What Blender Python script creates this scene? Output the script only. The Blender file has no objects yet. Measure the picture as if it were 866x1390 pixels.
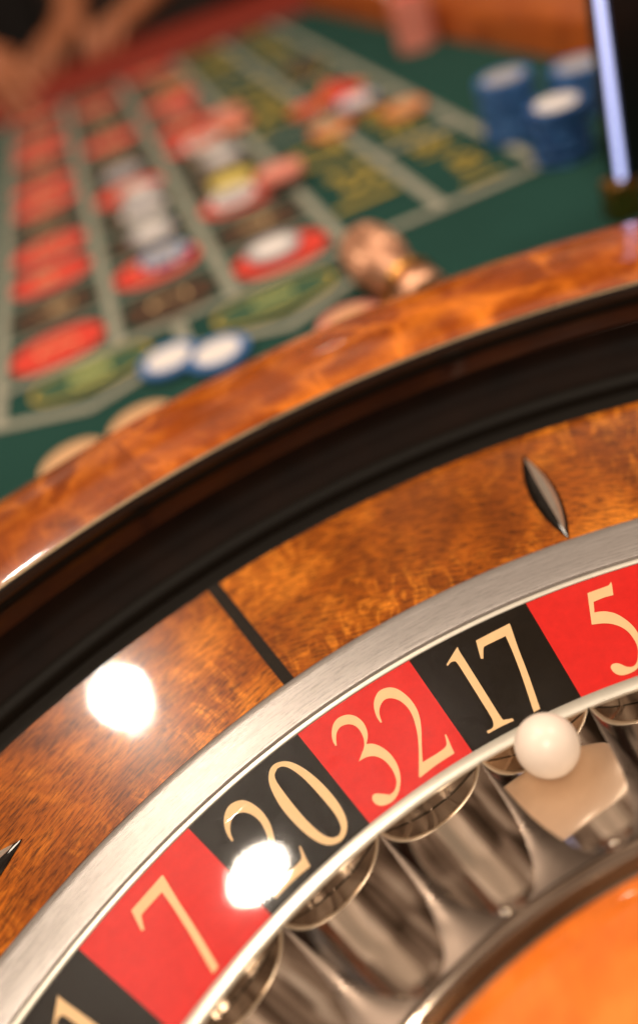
import bpy, bmesh, math, random
from mathutils import Vector, Matrix
from mathutils.geometry import tessellate_polygon
random.seed(7)
SC = bpy.context.scene
COL = SC.collection
S = 0.245                      # outer radius of the number ring in metres
PI = math.pi
P = 2 * PI / 38                # one pocket
rad = math.radians

# ------------------------------------------------------------------ camera
CAM_C = Vector((-0.04129422, 0.05280534, 0.21513302))
CAM_R = Vector((0.87366136, -0.38115142, -0.30238953))
CAM_U = Vector((0.46255234, 0.45796575, 0.75915263))
CAM_F = Vector((0.15086805, 0.8031133, -0.57640945))
cd = bpy.data.cameras.new('camera')
cam = bpy.data.objects.new('camera', cd); COL.objects.link(cam)
m = Matrix.Identity(4)
for i in range(3):
    m[i][0] = CAM_R[i]; m[i][1] = CAM_U[i]; m[i][2] = -CAM_F[i]; m[i][3] = CAM_C[i]
cam.matrix_world = m
cd.sensor_fit = 'VERTICAL'; cd.sensor_height = 36.0
cd.lens = 36.0 * 1257.61 / 1390.0
cd.shift_y = -45.0 / 1390.0
cd.clip_start = 0.005; cd.clip_end = 100.0
cd.dof.use_dof = True
cd.dof.focus_distance = 0.275
cd.dof.aperture_fstop = cd.lens / 11.2
cd.dof.aperture_blades = 0
SC.camera = cam

# ------------------------------------------------------------------ world, lamps, exposure
w = bpy.data.worlds.new('World'); SC.world = w; w.use_nodes = True
bg = w.node_tree.nodes['Background']
bg.inputs[1].default_value = 1.25
# noise standing in for the unseen hall; dark and bright patches added for chrome reflections
_n = w.node_tree.nodes; _l = w.node_tree.links
_tc = _n.new('ShaderNodeTexCoord'); _no = _n.new('ShaderNodeTexNoise'); _rp = _n.new('ShaderNodeValToRGB')
_no.inputs['Scale'].default_value = 4.5; _no.inputs['Detail'].default_value = 3.0; _no.inputs['Roughness'].default_value = 0.6
_e = _rp.color_ramp.elements; _e.new(0.5); _e.new(0.6)
for _q, (_p, _c) in zip(_e, [(0.36, (0.012, 0.007, 0.004, 1)), (0.46, (0.075, 0.046, 0.030, 1)), (0.56, (0.22, 0.150, 0.105, 1)), (0.70, (0.66, 0.54, 0.43, 1))]):
    _q.position = _p; _q.color = _c
_l.new(_tc.outputs['Generated'], _no.inputs['Vector']); _l.new(_no.outputs['Fac'], _rp.inputs['Fac']); _l.new(_rp.outputs['Color'], bg.inputs[0])

def lamp(name, loc, size, power, col=(1.0, 0.83, 0.62), aim=None, spread=180):
    d = bpy.data.lights.new(name, 'AREA'); d.shape = 'DISK'; d.size = size
    d.energy = power; d.color = col; d.spread = rad(spread)
    o = bpy.data.objects.new(name, d); COL.objects.link(o); o.location = loc
    tgt = Vector(aim) if aim else Vector((loc[0], loc[1], 0))
    o.rotation_euler = (tgt - Vector(loc)).to_track_quat('-Z', 'Y').to_euler()
    return o
WARM = (1.0, 0.84, 0.67)
lamp('ceiling_downlight', (-0.080, 0.696, 1.5), 0.042, 5.5, WARM, (0, 0.3, 0))
l2 = lamp('ceiling_downlight', (-0.250, 1.349, 1.5), 0.056, 5, WARM, (0, 0.3, 0))
l2.data.shape = 'ELLIPSE'; l2.data.size_y = 0.031
lamp('ceiling_downlight', (-0.35, -0.75, 1.7), 0.50, 21, WARM, (0, 0.3, 0))
lamp('ceiling_downlight', (0.95, 0.35, 1.7), 0.40, 10, WARM, (0.1, 0.5, 0))
lamp('ceiling_downlight', (-0.95, 0.85, 1.7), 0.40, 8, WARM, (0, 0.6, 0))
lamp('far_ceiling_lamp', (0.98, 4.0, 1.42), 0.07, 0.4, WARM, (0, 0.3, 0))
lamp('far_ceiling_lamp', (0.19, 4.4, 1.45), 0.07, 0.35, WARM, (0, 0.3, 0))
pl = lamp('added_reflection_panel', (0.25, 3.0, 2.0), 1.6, 1.2, (1.0, 0.78, 0.58), (0.1, 0.6, 0))  # added panel that gives the silver ring and chrome something bright to reflect
pl.data.shape = 'RECTANGLE'; pl.data.size_y = 0.8
SC.view_settings.view_transform = 'Standard'; SC.view_settings.look = 'None'
SC.view_settings.gamma = 1.0; SC.view_settings.use_curve_mapping = False
SC.view_settings.exposure = 0.12
SC.cycles.use_denoising = True
SC.cycles.max_bounces = 10; SC.cycles.glossy_bounces = 8
SC.cycles.sample_clamp_indirect = 6.0

# ------------------------------------------------------------------ materials
def lin(r, g, b):
    f = lambda c: c / 12.92 if c <= 0.04045 else ((c + 0.055) / 1.055) ** 2.4
    return (f(r / 255), f(g / 255), f(b / 255), 1)
class NT:
    def __init__(s, name):
        s.m = bpy.data.materials.new(name); s.m.use_nodes = True
        s.t = s.m.node_tree; s.n = s.t.nodes; s.b = s.n['Principled BSDF']
    def add(s, typ, **kw):
        o = s.n.new(typ)
        for k, v in kw.items(): setattr(o, k, v)
        return o
    def link(s, a, b): s.t.links.new(a, b)
    def set(s, **kw):
        for k, v in kw.items(): s.b.inputs[k.replace('_', ' ')].default_value = v
    def coords(s, kind='UV', scale=(1, 1, 1), rot=(0, 0, 0)):
        tc = s.add('ShaderNodeTexCoord'); mp = s.add('ShaderNodeMapping')
        mp.inputs['Scale'].default_value = scale; mp.inputs['Rotation'].default_value = rot
        s.link(tc.outputs[kind], mp.inputs['Vector']); return mp.outputs['Vector']
    def noise(s, vec, scale, detail=4, rough=0.55, dist=0.0):
        o = s.add('ShaderNodeTexNoise')
        o.inputs['Scale'].default_value = scale; o.inputs['Detail'].default_value = detail
        o.inputs['Roughness'].default_value = rough; o.inputs['Distortion'].default_value = dist
        s.link(vec, o.inputs['Vector']); return o.outputs['Fac']
    def ramp(s, fac, stops):
        o = s.add('ShaderNodeValToRGB'); e = o.color_ramp.elements
        while len(e) < len(stops): e.new(0.5)
        for el, (p, c) in zip(e, stops):
            el.position = p; el.color = c if isinstance(c, tuple) else (c, c, c, 1)
        s.link(fac, o.inputs['Fac']); return o.outputs['Color']
    def mix(s, mode, fac, a, b):
        o = s.add('ShaderNodeMix', data_type='RGBA', blend_type=mode)
        for sock, v in ((o.inputs[0], fac), (o.inputs[6], a), (o.inputs[7], b)):
            if hasattr(v, 'is_linked'): s.link(v, sock)
            else: sock.default_value = v
        return o.outputs[2]
    def bump(s, h, strength, dist=0.001):
        o = s.add('ShaderNodeBump'); o.inputs['Strength'].default_value = strength
        o.inputs['Distance'].default_value = dist; s.link(h, o.inputs['Height'])
        return o.outputs['Normal']

def plain(name, col, rough=0.5, metal=0.0, coat=0.0, var=0.12, scale=300.0, **kw):
    t = NT(name); v = t.coords('Object')
    f = t.noise(v, scale, 3)
    c1 = tuple(x * (1 - var) for x in col[:3]) + (1,); c2 = tuple(min(1, x * (1 + var)) for x in col[:3]) + (1,)
    t.link(t.ramp(f, [(0.3, c1), (0.7, c2)]), t.b.inputs['Base Color'])
    t.set(Roughness=rough, Metallic=metal, Coat_Weight=coat, Coat_Roughness=0.04)
    for k, val in kw.items(): t.b.inputs[k.replace('_', ' ')].default_value = val
    return t.m

def wood(name, dark, mid, light, quilt=0.0, curl=0.4, grain_amt=0.5, spot=0.5, rough=0.38, coat=1.0, qs=48):
    # lacquered figured veneer; UV is in metres, u along the grain
    t = NT(name)
    v = t.coords('UV')
    big = t.noise(v, 20, 4, 0.6, 1.2)
    col = t.ramp(big, [(0.30, dark), (0.50, mid), (0.78, light)])
    if curl:      # soft bright clouds broken across the grain
        vc = t.coords('UV', (2.4, 1.0, 1))
        c1 = t.ramp(t.noise(vc, 58, 4, 0.6, 1.6), [(0.50, 0.0), (0.68, 1.0)])
        gate = t.ramp(t.noise(v, 13, 2), [(0.42, 0.0), (0.62, 1.0)])
        f1 = t.mix('MULTIPLY', 1.0, t.mix('MULTIPLY', 1.0, c1, gate), (curl, curl, curl, 1))
        col = t.mix('MIX', f1, col, light)
    if quilt:     # quilted figure: dark pillows outlined by thin bright ripples
        d = t.add('ShaderNodeTexNoise'); d.inputs['Scale'].default_value = 36; d.inputs['Detail'].default_value = 3
        t.link(v, d.inputs['Vector'])
        off = t.mix('LINEAR_LIGHT', 0.018, t.coords('UV', (0.75, 1.25, 1)), d.outputs['Color'])
        vo = t.add('ShaderNodeTexVoronoi', feature='DISTANCE_TO_EDGE'); vo.inputs['Scale'].default_value = qs
        t.link(off, vo.inputs['Vector'])
        e = t.ramp(vo.outputs['Distance'], [(0.0, 1.0), (0.06, 0.40), (0.16, 0.0)])
        gate = t.ramp(t.noise(v, 16, 3), [(0.40, 0.08), (0.60, 1.0)])
        f2 = t.mix('MULTIPLY', 1.0, t.mix('MULTIPLY', 1.0, e, gate), (quilt, quilt, quilt, 1))
        col = t.mix('MIX', f2, col, light)
        pil = t.ramp(vo.outputs['Distance'], [(0.08, 1.0), (0.5, 0.78)])
        col = t.mix('MULTIPLY', 0.8, col, pil)
    sp = t.ramp(t.noise(v, 48, 3, 0.6, 0.6), [(0.38, spot), (0.58, 1.0)])
    col = t.mix('MULTIPLY', 0.5, col, sp)
    vg = t.coords('UV', (1.0, 7.0, 1))
    g = t.noise(vg, 170, 6, 0.72, 0.5)
    col = t.mix('MULTIPLY', grain_amt, col, t.ramp(g, [(0.40, 0.18), (0.50, 0.85), (0.60, 1.25)]))
    oi = t.add('ShaderNodeObjectInfo')
    col = t.mix('MULTIPLY', 1.0, col, t.ramp(oi.outputs['Random'], [(0.0, 0.82), (1.0, 1.10)]))
    t.link(col, t.b.inputs['Base Color'])
    t.set(Roughness=rough, Coat_Weight=coat, Coat_Roughness=0.04, Specular_IOR_Level=0.20)
    t.link(t.bump(t.noise(v, 40, 2), 0.012, 0.002), t.b.inputs['Coat Normal'])
    return t.m

def chrome(name, col, rough, sc=90):
    t = NT(name); v = t.coords('Object')
    n = t.noise(v, sc, 3)
    t.link(t.ramp(n, [(0.3, rough * 0.7), (0.75, rough * 1.5)]), t.b.inputs['Roughness'])
    t.set(Base_Color=col, Metallic=1.0); return t.m
M = {}
M['rim_wood'] = wood('rim_quilted_veneer', lin(124, 52, 6), lin(156, 70, 9), lin(230, 128, 36), 0.95, 0.3, 0.22, 0.85, 0.26, 1.0, 34)
M['stator_wood'] = wood('stator_veneer', lin(110, 50, 6), lin(158, 80, 11), lin(236, 140, 38), 0.0, 0.9, 0.80, 0.65, 0.22)
M['turret_wood'] = wood('turret_veneer', lin(214, 104, 30), lin(240, 124, 40), lin(250, 156, 66), 0, 0.3, 0.2, 0.8, 0.3)
M['dark_wood'] = wood('track_dark_wood', lin(30, 12, 5), lin(40, 16, 6), lin(54, 22, 9), 0, 0.2, 0.2, 0.8, 0.4, 0.4)
M['track'] = plain('ball_track_lacquer', lin(20, 9, 4), 0.5, 0, 0.0, 0.3, 60, Specular_IOR_Level=0.06)
M['lip_glint'] = chrome('lip_highlight_metal', lin(136, 116, 92), 0.36)  # pale metal tone in place of the highlight on the rounded lip
M['black'] = plain('black_lacquer', lin(20, 14, 9), 0.5, 0, 1.0, 0.15, 300, Specular_IOR_Level=0.1)
M['black_satin'] = plain('black_satin_trim', lin(17, 13, 8), 0.55, 0, 0.0, 0.2, 900, Specular_IOR_Level=0.12)
M['inlay'] = plain('ebony_inlay', lin(28, 20, 11), 0.4, 0, 0.5, 0.25, 500, Specular_IOR_Level=0.1)
M['chrome'] = chrome('polished_chrome', lin(230, 212, 194), 0.065)
M['divider_metal'] = chrome('satin_divider_metal', lin(112, 98, 88), 0.30)
M['wall_metal'] = chrome('pocket_wall_metal', lin(196, 184, 170), 0.16)
M['bright_ring'] = plain('bright_ring_metal', lin(226, 220, 206), 0.30, 0.65, 0, 0.05)
M['copper'] = chrome('copper_metal', lin(226, 172, 140), 0.46)
M['brass'] = chrome('brass_metal', lin(190, 140, 70), 0.3)
t = NT('brushed_aluminium'); v = t.coords('UV', (1, 26, 1), (0, 0, rad(14)))
n = t.noise(v, 160, 5, 0.7)
v2 = t.coords('UV', (1, 18, 1), (0, 0, rad(-30))); n2 = t.noise(v2, 70, 5, 0.7)
nm = t.mix('MIX', 0.5, n, n2)
t.link(t.ramp(nm, [(0.3, 0.20), (0.7, 0.38)]), t.b.inputs['Roughness'])
t.link(t.ramp(nm, [(0.3, lin(164, 157, 153)), (0.7, lin(188, 181, 177))]), t.b.inputs['Base Color'])
t.link(t.bump(nm, 0.16, 0.0004), t.b.inputs['Normal'])
t.set(Metallic=0.62, Anisotropic=0.4, Specular_IOR_Level=0.2); M['alu'] = t.m
def print_mat(name, col, var):
    t = NT(name); v = t.coords('Object')
    f = t.noise(v, 260, 5, 0.7)
    c1 = tuple(x * (1 - var) for x in col[:3]) + (1,); c2 = tuple(x * (1 + var) for x in col[:3]) + (1,)
    t.link(t.ramp(f, [(0.3, c1), (0.7, c2)]), t.b.inputs['Base Color'])
    vs = t.coords('UV', (1, 22, 1)); s = t.noise(vs, 260, 4, 0.7)
    t.link(t.ramp(s, [(0.35, 0.10), (0.75, 0.26)]), t.b.inputs['Roughness'])
    t.link(t.bump(s, 0.16, 0.0003), t.b.inputs['Normal'])
    t.set(Coat_Weight=0.9, Coat_Roughness=0.035, Specular_IOR_Level=0.11)
    return t.m
M['cell_red'] = print_mat('red_number_print', lin(206, 38, 34), 0.08)
M['cell_black'] = print_mat('black_number_print', lin(22, 16, 9), 0.25)
M['cell_green'] = print_mat('green_number_print', lin(30, 110, 60), 0.1)
M['gold'] = print_mat('gold_numeral_print', lin(226, 188, 140), 0.04)
M['ball'] = plain('ivory_ball', lin(246, 232, 218), 0.34, 0, 0.0, 0.015, 400)
t = NT('green_felt'); v = t.coords('Object')
f = t.noise(v, 900, 4, 0.7); f2 = t.noise(v, 9, 3)
t.link(t.mix('MULTIPLY', 1.0, t.ramp(f, [(0.3, lin(27, 58, 52)), (0.7, lin(40, 77, 69))]), t.ramp(f2, [(0.3, 0.85), (0.7, 1.0)])), t.b.inputs['Base Color'])
t.link(t.bump(f, 0.4, 0.0006), t.b.inputs['Normal']); t.set(Roughness=0.95, Sheen_Weight=0.0, Specular_IOR_Level=0.1); M['felt'] = t.m
for nme, c in dict(line=(146, 144, 128), lay_red=(206, 58, 42), lay_black=(66, 43, 26), lay_green=(52, 82, 58), lay_gold=(172, 148, 62),
                   lay_pale=(196, 200, 120), lay_cream=(226, 190, 140)).items():
    M[nme] = plain('felt_print_' + nme, lin(*c), 0.95, 0, 0, 0.12, 700)
for nme, c in dict(chip_white=(232, 224, 220), chip_blue=(58, 108, 168), chip_red=(214, 66, 56), chip_yellow=(210, 190, 92), chip_pink=(226, 140, 122),
                   chip_orange=(222, 120, 56), chip_grey=(170, 166, 170), chip_tan=(206, 160, 116), chip_navy=(36, 78, 136)).items():
    M[nme] = plain(nme, lin(*c), 0.45, 0, 0.1, 0.04, 200)
M['rail_red'] = plain('red_leather', lin(118, 34, 18), 0.6, 0, 0, 0.2, 150, Specular_IOR_Level=0.2)
M['wall_wood'] = wood('rim_wall_wood', lin(34, 12, 5), lin(44, 17, 6), lin(58, 24, 9), 0, 0.2, 0.2, 0.8, 0.4, 0.8)
M['rail_wood'] = wood('rail_wood', lin(140, 62, 16), lin(170, 82, 24), lin(196, 104, 36), 0, 0.2, 0.4, 0.6)
M['skin'] = plain('skin', lin(160, 96, 62), 0.5, 0, 0, 0.06, 60)
M['cloth_grey'] = plain('grey_blue_cloth', lin(128, 132, 142), 0.9, 0, 0, 0.15, 200)
M['cloth_dark'] = plain('dark_cloth', lin(26, 20, 18), 0.9, 0, 0, 0.2, 200)
M['hair'] = plain('dark_hair', lin(30, 20, 14), 0.6)
M['panel'] = plain('black_panel', lin(14, 11, 12), 0.4, 0, 0.1)
M['carpet'] = plain('dark_carpet', lin(40, 22, 16), 0.95, 0, 0, 0.3, 40)
t = NT('blue_white_light_strip'); t.set(Base_Color=(0.8, 0.85, 1, 1), Emission_Color=lin(178, 190, 255), Emission_Strength=1.25); M['led'] = t.m

# ------------------------------------------------------------------ mesh helpers
def mesh(name, verts, faces, mat, parent=None, uvs=None, smooth=True, sharp=35):
    me = bpy.data.meshes.new(name); me.from_pydata([tuple(v) for v in verts], [], faces)
    if uvs:
        ul = me.uv_layers.new(name='UVMap')
        for l in me.loops: ul.data[l.index].uv = uvs[l.vertex_index]
    me.materials.append(mat if not isinstance(mat, str) else M[mat])
    if smooth:
        me.polygons.foreach_set('use_smooth', [True] * len(me.polygons))
        if sharp: me.set_sharp_from_angle(angle=rad(sharp))
    me.update()
    o = bpy.data.objects.new(name, me); COL.objects.link(o)
    if parent: o.parent = parent
    return o
def empty(name, loc=(0, 0, 0), label=None, cat=None, group=None):
    o = bpy.data.objects.new(name, None); COL.objects.link(o); o.location = loc; o.empty_display_size = 0.02
    tag(o, label, cat, group); return o
def tag(o, label=None, cat=None, group=None, kind=None):
    for k, val in (('label', label), ('category', cat), ('group', group), ('kind', kind)):
        if val: o[k] = val
    return o
def pt(r, a, z): return (r * math.sin(a), r * math.cos(a), z)
def round_profile(pr, rad_=None):
    return pr
def lathe(name, profile, mat, parent, a0=0.0, a1=2 * PI, n=None, uvrot=0.0, uvoff=(0, 0), sharp=35, scale=S):
    if abs(a1 - a0 - 2 * PI) < 1e-6: a0, a1 = -PI, PI     # closed ring: seam on the near side
    full = False
    n = n or max(2, int((a1 - a0) / rad(1.0)))
    verts, uvs, faces = [], [], []
    L = [0.0]
    for i in range(1, len(profile)):
        L.append(L[-1] + math.hypot(profile[i][0] - profile[i - 1][0], profile[i][1] - profile[i - 1][1]))
    am = 0.5 * (a0 + a1); rm = sum(p[0] for p in profile) / len(profile)
    cnt = n if full else n + 1
    k = len(profile)
    for j in range(cnt):
        a = a0 + (a1 - a0) * j / n
        for i, (r, z) in enumerate(profile):
            verts.append(pt(r * scale, a, z * scale))
            x, y = (a - am) * rm * scale, L[i] * scale
            uvs.append((x * math.cos(uvrot) - y * math.sin(uvrot) + uvoff[0], x * math.sin(uvrot) + y * math.cos(uvrot) + uvoff[1]))
    for j in range(n):
        j2 = (j + 1) % cnt
        for i in range(k - 1):
            faces.append((j * k + i, j2 * k + i, j2 * k + i + 1, j * k + i + 1))
    o = mesh(name, verts, faces, mat, parent, uvs, True, sharp)
    # profile goes inside -> outside with normals up: recalc
    bm = bmesh.new(); bm.from_mesh(o.data)
    s = sum(f.normal.z * f.calc_area() for f in bm.faces)
    if s < 0: bmesh.ops.reverse_faces(bm, faces=bm.faces)
    bm.to_mesh(o.data); bm.free()
    return o
def copy_tree(o, parent=None):
    c = o.copy(); COL.objects.link(c); c.parent = parent
    for ch in list(o.children): copy_tree(ch, c)
    return c
def box(name, x0, x1, y0, y1, z0, z1, mat, parent=None, bevel=0.0, seg=2):
    bm = bmesh.new(); bmesh.ops.create_cube(bm, size=1)
    for v in bm.verts: v.co = ((x0 + x1) / 2 + v.co.x * (x1 - x0), (y0 + y1) / 2 + v.co.y * (y1 - y0), (z0 + z1) / 2 + v.co.z * (z1 - z0))
    if bevel: bmesh.ops.bevel(bm, geom=bm.edges[:], offset=bevel, segments=seg, affect='EDGES', profile=0.5)
    me = bpy.data.meshes.new(name); bm.to_mesh(me); bm.free()
    me.materials.append(M[mat]); me.polygons.foreach_set('use_smooth', [True] * len(me.polygons)); me.set_sharp_from_angle(angle=rad(40))
    o = bpy.data.objects.new(name, me); COL.objects.link(o)
    if parent: o.parent = parent
    return o

# ------------------------------------------------------------------ layout frame on the table
ZT = -0.1 * S
TH = -0.13
E_ = Vector((math.cos(TH), math.sin(TH), 0)); N_ = Vector((-math.sin(TH), math.cos(TH), 0))
A0, D0, W = -0.7569 * S, 2.4929 * S, 0.332 * S
UD = 3 + 0.272 / 0.332; UE = UD + 0.2956 / 0.332     # dozens line, outside line
ROW = 0.87
def lay(u, v, z=0.0): 
    p = E_ * (A0 + u * W) + N_ * (D0 + v * W); return Vector((p.x, p.y, ZT + z))
F_PX, CXP, CYP = 1257.6148, 433.0, 650.0
def px(x, y, z):
    d = CAM_F + CAM_R * ((x - CXP) / F_PX) - CAM_U * ((y - CYP) / F_PX)
    return CAM_C + d * ((z - CAM_C.z) / d.z)

# ------------------------------------------------------------------ floor and table
tag(mesh('floor', [(-15, -8, -0.80), (15, -8, -0.80), (15, 25, -0.80), (-15, 25, -0.80)], [(0, 1, 2, 3)], 'carpet', smooth=False), 'dark carpeted floor behind the table', None, None, 'structure')
table = empty('gaming_table', (0, 0, 0), 'green felt roulette table with printed number layout and raised rail', 'table')
corner = Vector((0.452, 1.425))
RR = [(0.452, 1.435), (0.400, 0.30), (0.365, -0.46)]      # inner foot of the right rail, far to near
FARV = 10.72
fl = lay(-3.2, FARV + 0.6); fr = Vector((0.452, 1.435, ZT))
mesh('felt', [(-0.75, -0.75, ZT), (0.56, -0.75, ZT), (0.60, 1.60, ZT), (-0.75, 1.75, ZT)], [(0, 1, 2, 3)], 'felt', table, smooth=False)
box('table_body', -0.74, 0.55, -0.74, 1.55, -0.13, ZT - 0.004, 'dark_wood', table, 0.01)
box('pedestal', -0.35, 0.25, -0.1, 1.1, -0.80, -0.13, 'dark_wood', table, 0.02)

def flat_poly(name, pts, mat, parent, z, holes=()):
    loops = [list(pts)] + [list(h) for h in holes]
    tri = tessellate_polygon([[Vector((x, y, 0)) for x, y in l] for l in loops])
    allp = [q for l in loops for q in l]
    verts = [lay(u, v, z) for u, v in allp]
    o = mesh(name, verts, [tuple(f) for f in tri], mat, parent, [(q[0] * W, q[1] * W) for q in allp], smooth=False)
    bm = bmesh.new(); bm.from_mesh(o.data)
    for f in bm.faces:
        f.normal_update()
        if f.normal.z < 0: f.normal_flip()
    bm.to_mesh(o.data); bm.free(); return o
def stroke(name, pts, wid, mat, z, parent=table):
    # mitred ribbon in layout coordinates
    L, R = [], []
    P2 = [Vector(p) for p in pts]
    for i, p in enumerate(P2):
        d0 = (p - P2[i - 1]).normalized() if i else (P2[1] - p).normalized()
        d1 = (P2[i + 1] - p).normalized() if i + 1 < len(P2) else d0
        nrm = Vector((-(d0 + d1).y, (d0 + d1).x)).normalized()
        k = wid / 2 / max(0.4, nrm.dot(Vector((-d0.y, d0.x))))
        L.append(p + nrm * k); R.append(p - nrm * k)
    verts = [lay(q.x, q.y, z) for q in L + R]; n = len(P2)
    return mesh(name, verts, [(i + n, i + n + 1, i + 1, i) for i in range(n - 1)], mat, parent, smooth=False)

LW = 0.105
z1, z2, z3, z4 = 0.0010, 0.0014, 0.0018, 0.0022
VEND = 12 * ROW
for u in (0.0, 1.0, 2.0, 3.0): stroke('layout_line', [(u, 0), (u, VEND)], LW, 'line', z1)
stroke('layout_line', [(UD, 0), (UD, VEND)], LW, 'line', z1)
# outer line with a rounded corner
arc = [(UE - 0.12 + 0.12 * math.cos(a), 0.12 - 0.12 * math.sin(a)) for a in [i * PI / 16 for i in range(9)]]
stroke('layout_line', [(UE, VEND)] + arc + [(0, 0)], LW, 'line', z2)
for i in range(1, 13): stroke('layout_line', [(0, i * ROW), (3.0, i * ROW)], 0.06 if i < 12 else LW, 'line', z2 + 0.0002)
for i in (4, 8, 12): stroke('layout_line', [(3.0, i * ROW), (UE if i == 12 else UD, i * ROW)], LW, 'line', z2 + 0.0002)
for i in (2, 4, 6, 8, 10): stroke('layout_line', [(UD, i * ROW), (UE, i * ROW)], LW, 'line', z2 + 0.0002)
stroke('layout_line', [(0, 0), (0, -0.55), (0.70, -0.84), (1.5, -0.55), (2.25, -0.88), (3.0, -0.52), (3.0, 0)], LW, 'line', z1)
stroke('layout_line', [(1.5, 0), (1.5, -0.55)], LW, 'line', z2)

# ------------------------------------------------------------------ numerals (outlines drawn by hand; x across, y up, in units of the number ring radius)
def ring_local(x, y):
    # picture outline point -> numeral-local coordinates on the sloped number ring
    z = -0.01 * S
    for _ in range(6):
        p = px(x, y, z); r = math.hypot(p.x, p.y) / S; z = (r - 1.0) * (0.0235 / 0.144) * S
    return r, math.atan2(p.x, p.y)
OUT = {
 '3': ((430, 910, 3.936), [[(100,405),(85,375),(80,335),(88,290),(115,255),(160,238),(205,245),(245,275),(268,320),(272,360),(265,395),(300,393),(345,410),(395,450),(432,510),(447,580),(437,650),(405,700),(355,724),(320,718),(298,695),(297,672),(310,660),(345,660),(390,666),(415,642),(426,600),(415,555),(392,515),(355,478),(310,460),(265,465),(225,487),(237,455),(250,420),(254,392),(247,355),(225,315),(195,293),(160,290),(125,305),(107,335),(104,370),(107,402)]], 2),
 '2': ((430, 910, 3.936), [[(340,281),(318,245),(305,195),(310,150),(335,110),(385,92),(435,103),(490,145),(530,200),(550,255),(558,320),(560,400),(565,492),(650,440),(685,412),(693,390),(683,345),(690,342),(712,395),(735,443),(640,505),(553,573),(545,570),(545,470),(543,400),(535,330),(515,255),(485,200),(440,162),(395,150),(360,160),(338,195),(335,235),(348,278)]], 2),
 '1': ((590, 820, 4.811), [[(148,280),(165,315),(250,450),(350,610),(435,745),(460,755),(505,748),(517,762),(435,800),(350,847),(338,832),(375,810),(382,785),(370,745),(300,630),(200,470),(145,385),(125,375),(105,382),(82,407),(77,395),(110,340)]], 3),
 '7': ((590, 820, 4.811), [[(485,128),(495,145),(545,290),(610,460),(687,685),(650,706),(640,690),(570,480),(510,320),(462,210),(400,240),(335,272),(318,290),(317,358),(300,358),(268,240),(380,182)]], 3),
 '5': ((770, 770, 8.177), [[(478,165),(490,195),(507,310),(400,340),(288,387),(297,505),(360,494),(440,494),(540,520),(640,580),(720,650),(785,740),(830,850),(838,960),(815,1060),(770,1130),(700,1175),(620,1200),(550,1192),(500,1155),(478,1110),(495,1080),(540,1068),(590,1078),(650,1105),(710,1108),(750,1085),(775,1030),(782,940),(765,860),(720,780),(660,710),(580,660),(490,632),(400,625),(330,632),(267,640),(220,290),(330,250),(440,210),(462,195)]], 4),
 '0': ((290, 1010, 4.33), [[(325,190),(335,145),(365,115),(415,102),(470,112),(540,150),(620,215),(690,290),(745,365),(778,435),(785,490),(770,545),(735,580),(680,595),(620,580),(550,535),(480,470),(410,390),(360,310),(330,240)],
                          [(360,180),(375,145),(405,133),(450,145),(520,195),(590,265),(660,345),(715,415),(745,475),(748,510),(735,540),(700,552),(655,540),(600,500),(530,430),(460,345),(400,265),(368,215)]], 1),
}
def smooth_loop(pts, sub=4, corner=48):
    n = len(pts); V = [Vector(p) for p in pts]; out = []
    isc = []
    for i in range(n):
        a = (V[i] - V[i - 1]); b = (V[(i + 1) % n] - V[i])
        isc.append(math.degrees(a.angle(b)) > corner if a.length > 1e-9 and b.length > 1e-9 else True)
    for i in range(n):
        p0, p1, p2, p3 = V[i - 1], V[i], V[(i + 1) % n], V[(i + 2) % n]
        if isc[i]: p0 = p1 - (p2 - p1)
        if isc[(i + 1) % n]: p3 = p2 + (p2 - p1)
        for k in range(sub):
            t_ = k / sub
            q = 0.5 * ((2 * p1) + (p2 - p0) * t_ + (2 * p0 - 5 * p1 + 4 * p2 - p3) * t_ * t_ + (3 * p1 - p0 - 3 * p2 + p3) * t_ ** 3)
            out.append((q.x, q.y))
    return out
GLY = {}; GPOS = {}
for ch, ((ox, oy, sc), loops, cell) in OUT.items():
    res = []
    ac = (cell - 2.5) * P
    for lp in loops:
        q = []
        for (x, y) in lp:
            r, a = ring_local(ox + x / sc, oy + y / sc)
            q.append((r * math.sin(a - ac), r * math.cos(a - ac)))
        res.append(smooth_loop(q))
    xs = [x for x, y in res[0]]
    cx = (min(xs) + max(xs)) / 2; GPOS[ch] = cx
    GLY[ch] = [[(x - cx, y) for x, y in lp] for lp in res]
Y0 = min(y for l in GLY['3'] for x, y in l); Y1 = max(y for l in GLY['3'] for x, y in l)
H = Y1 - Y0
def ell(cx, cy, a, b, n=28): return [(cx + a * math.cos(2 * PI * i / n), cy + b * math.sin(2 * PI * i / n)) for i in range(n)]
def gl(pts): return [(x * H, Y0 + y * H) for x, y in pts]
GLY['6'] = [smooth_loop(gl([(0.2,1.0),(0.0,0.9),(-0.17,0.7),(-0.25,0.45),(-0.24,0.22),(-0.15,0.05),(0,0),(0.15,0.05),(0.24,0.2),(0.24,0.38),(0.15,0.53),(0.0,0.57),(-0.13,0.5),(-0.12,0.65),(0.0,0.85),(0.21,0.98)])), gl(ell(0.02, 0.27, 0.13, 0.22))]
GLY['9'] = [[(-x, Y0 + Y1 - y) for x, y in l] for l in GLY['6']]
GLY['8'] = [smooth_loop(gl([(0,1.0),(0.15,0.95),(0.19,0.8),(0.14,0.64),(0.06,0.56),(0.19,0.42),(0.23,0.25),(0.16,0.07),(0,0),(-0.16,0.07),(-0.23,0.25),(-0.19,0.42),(-0.06,0.56),(-0.14,0.64),(-0.19,0.8),(-0.15,0.95)])), gl(ell(0, 0.78, 0.10, 0.16, 20)), gl(ell(0, 0.28, 0.13, 0.21, 20))]
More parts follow.
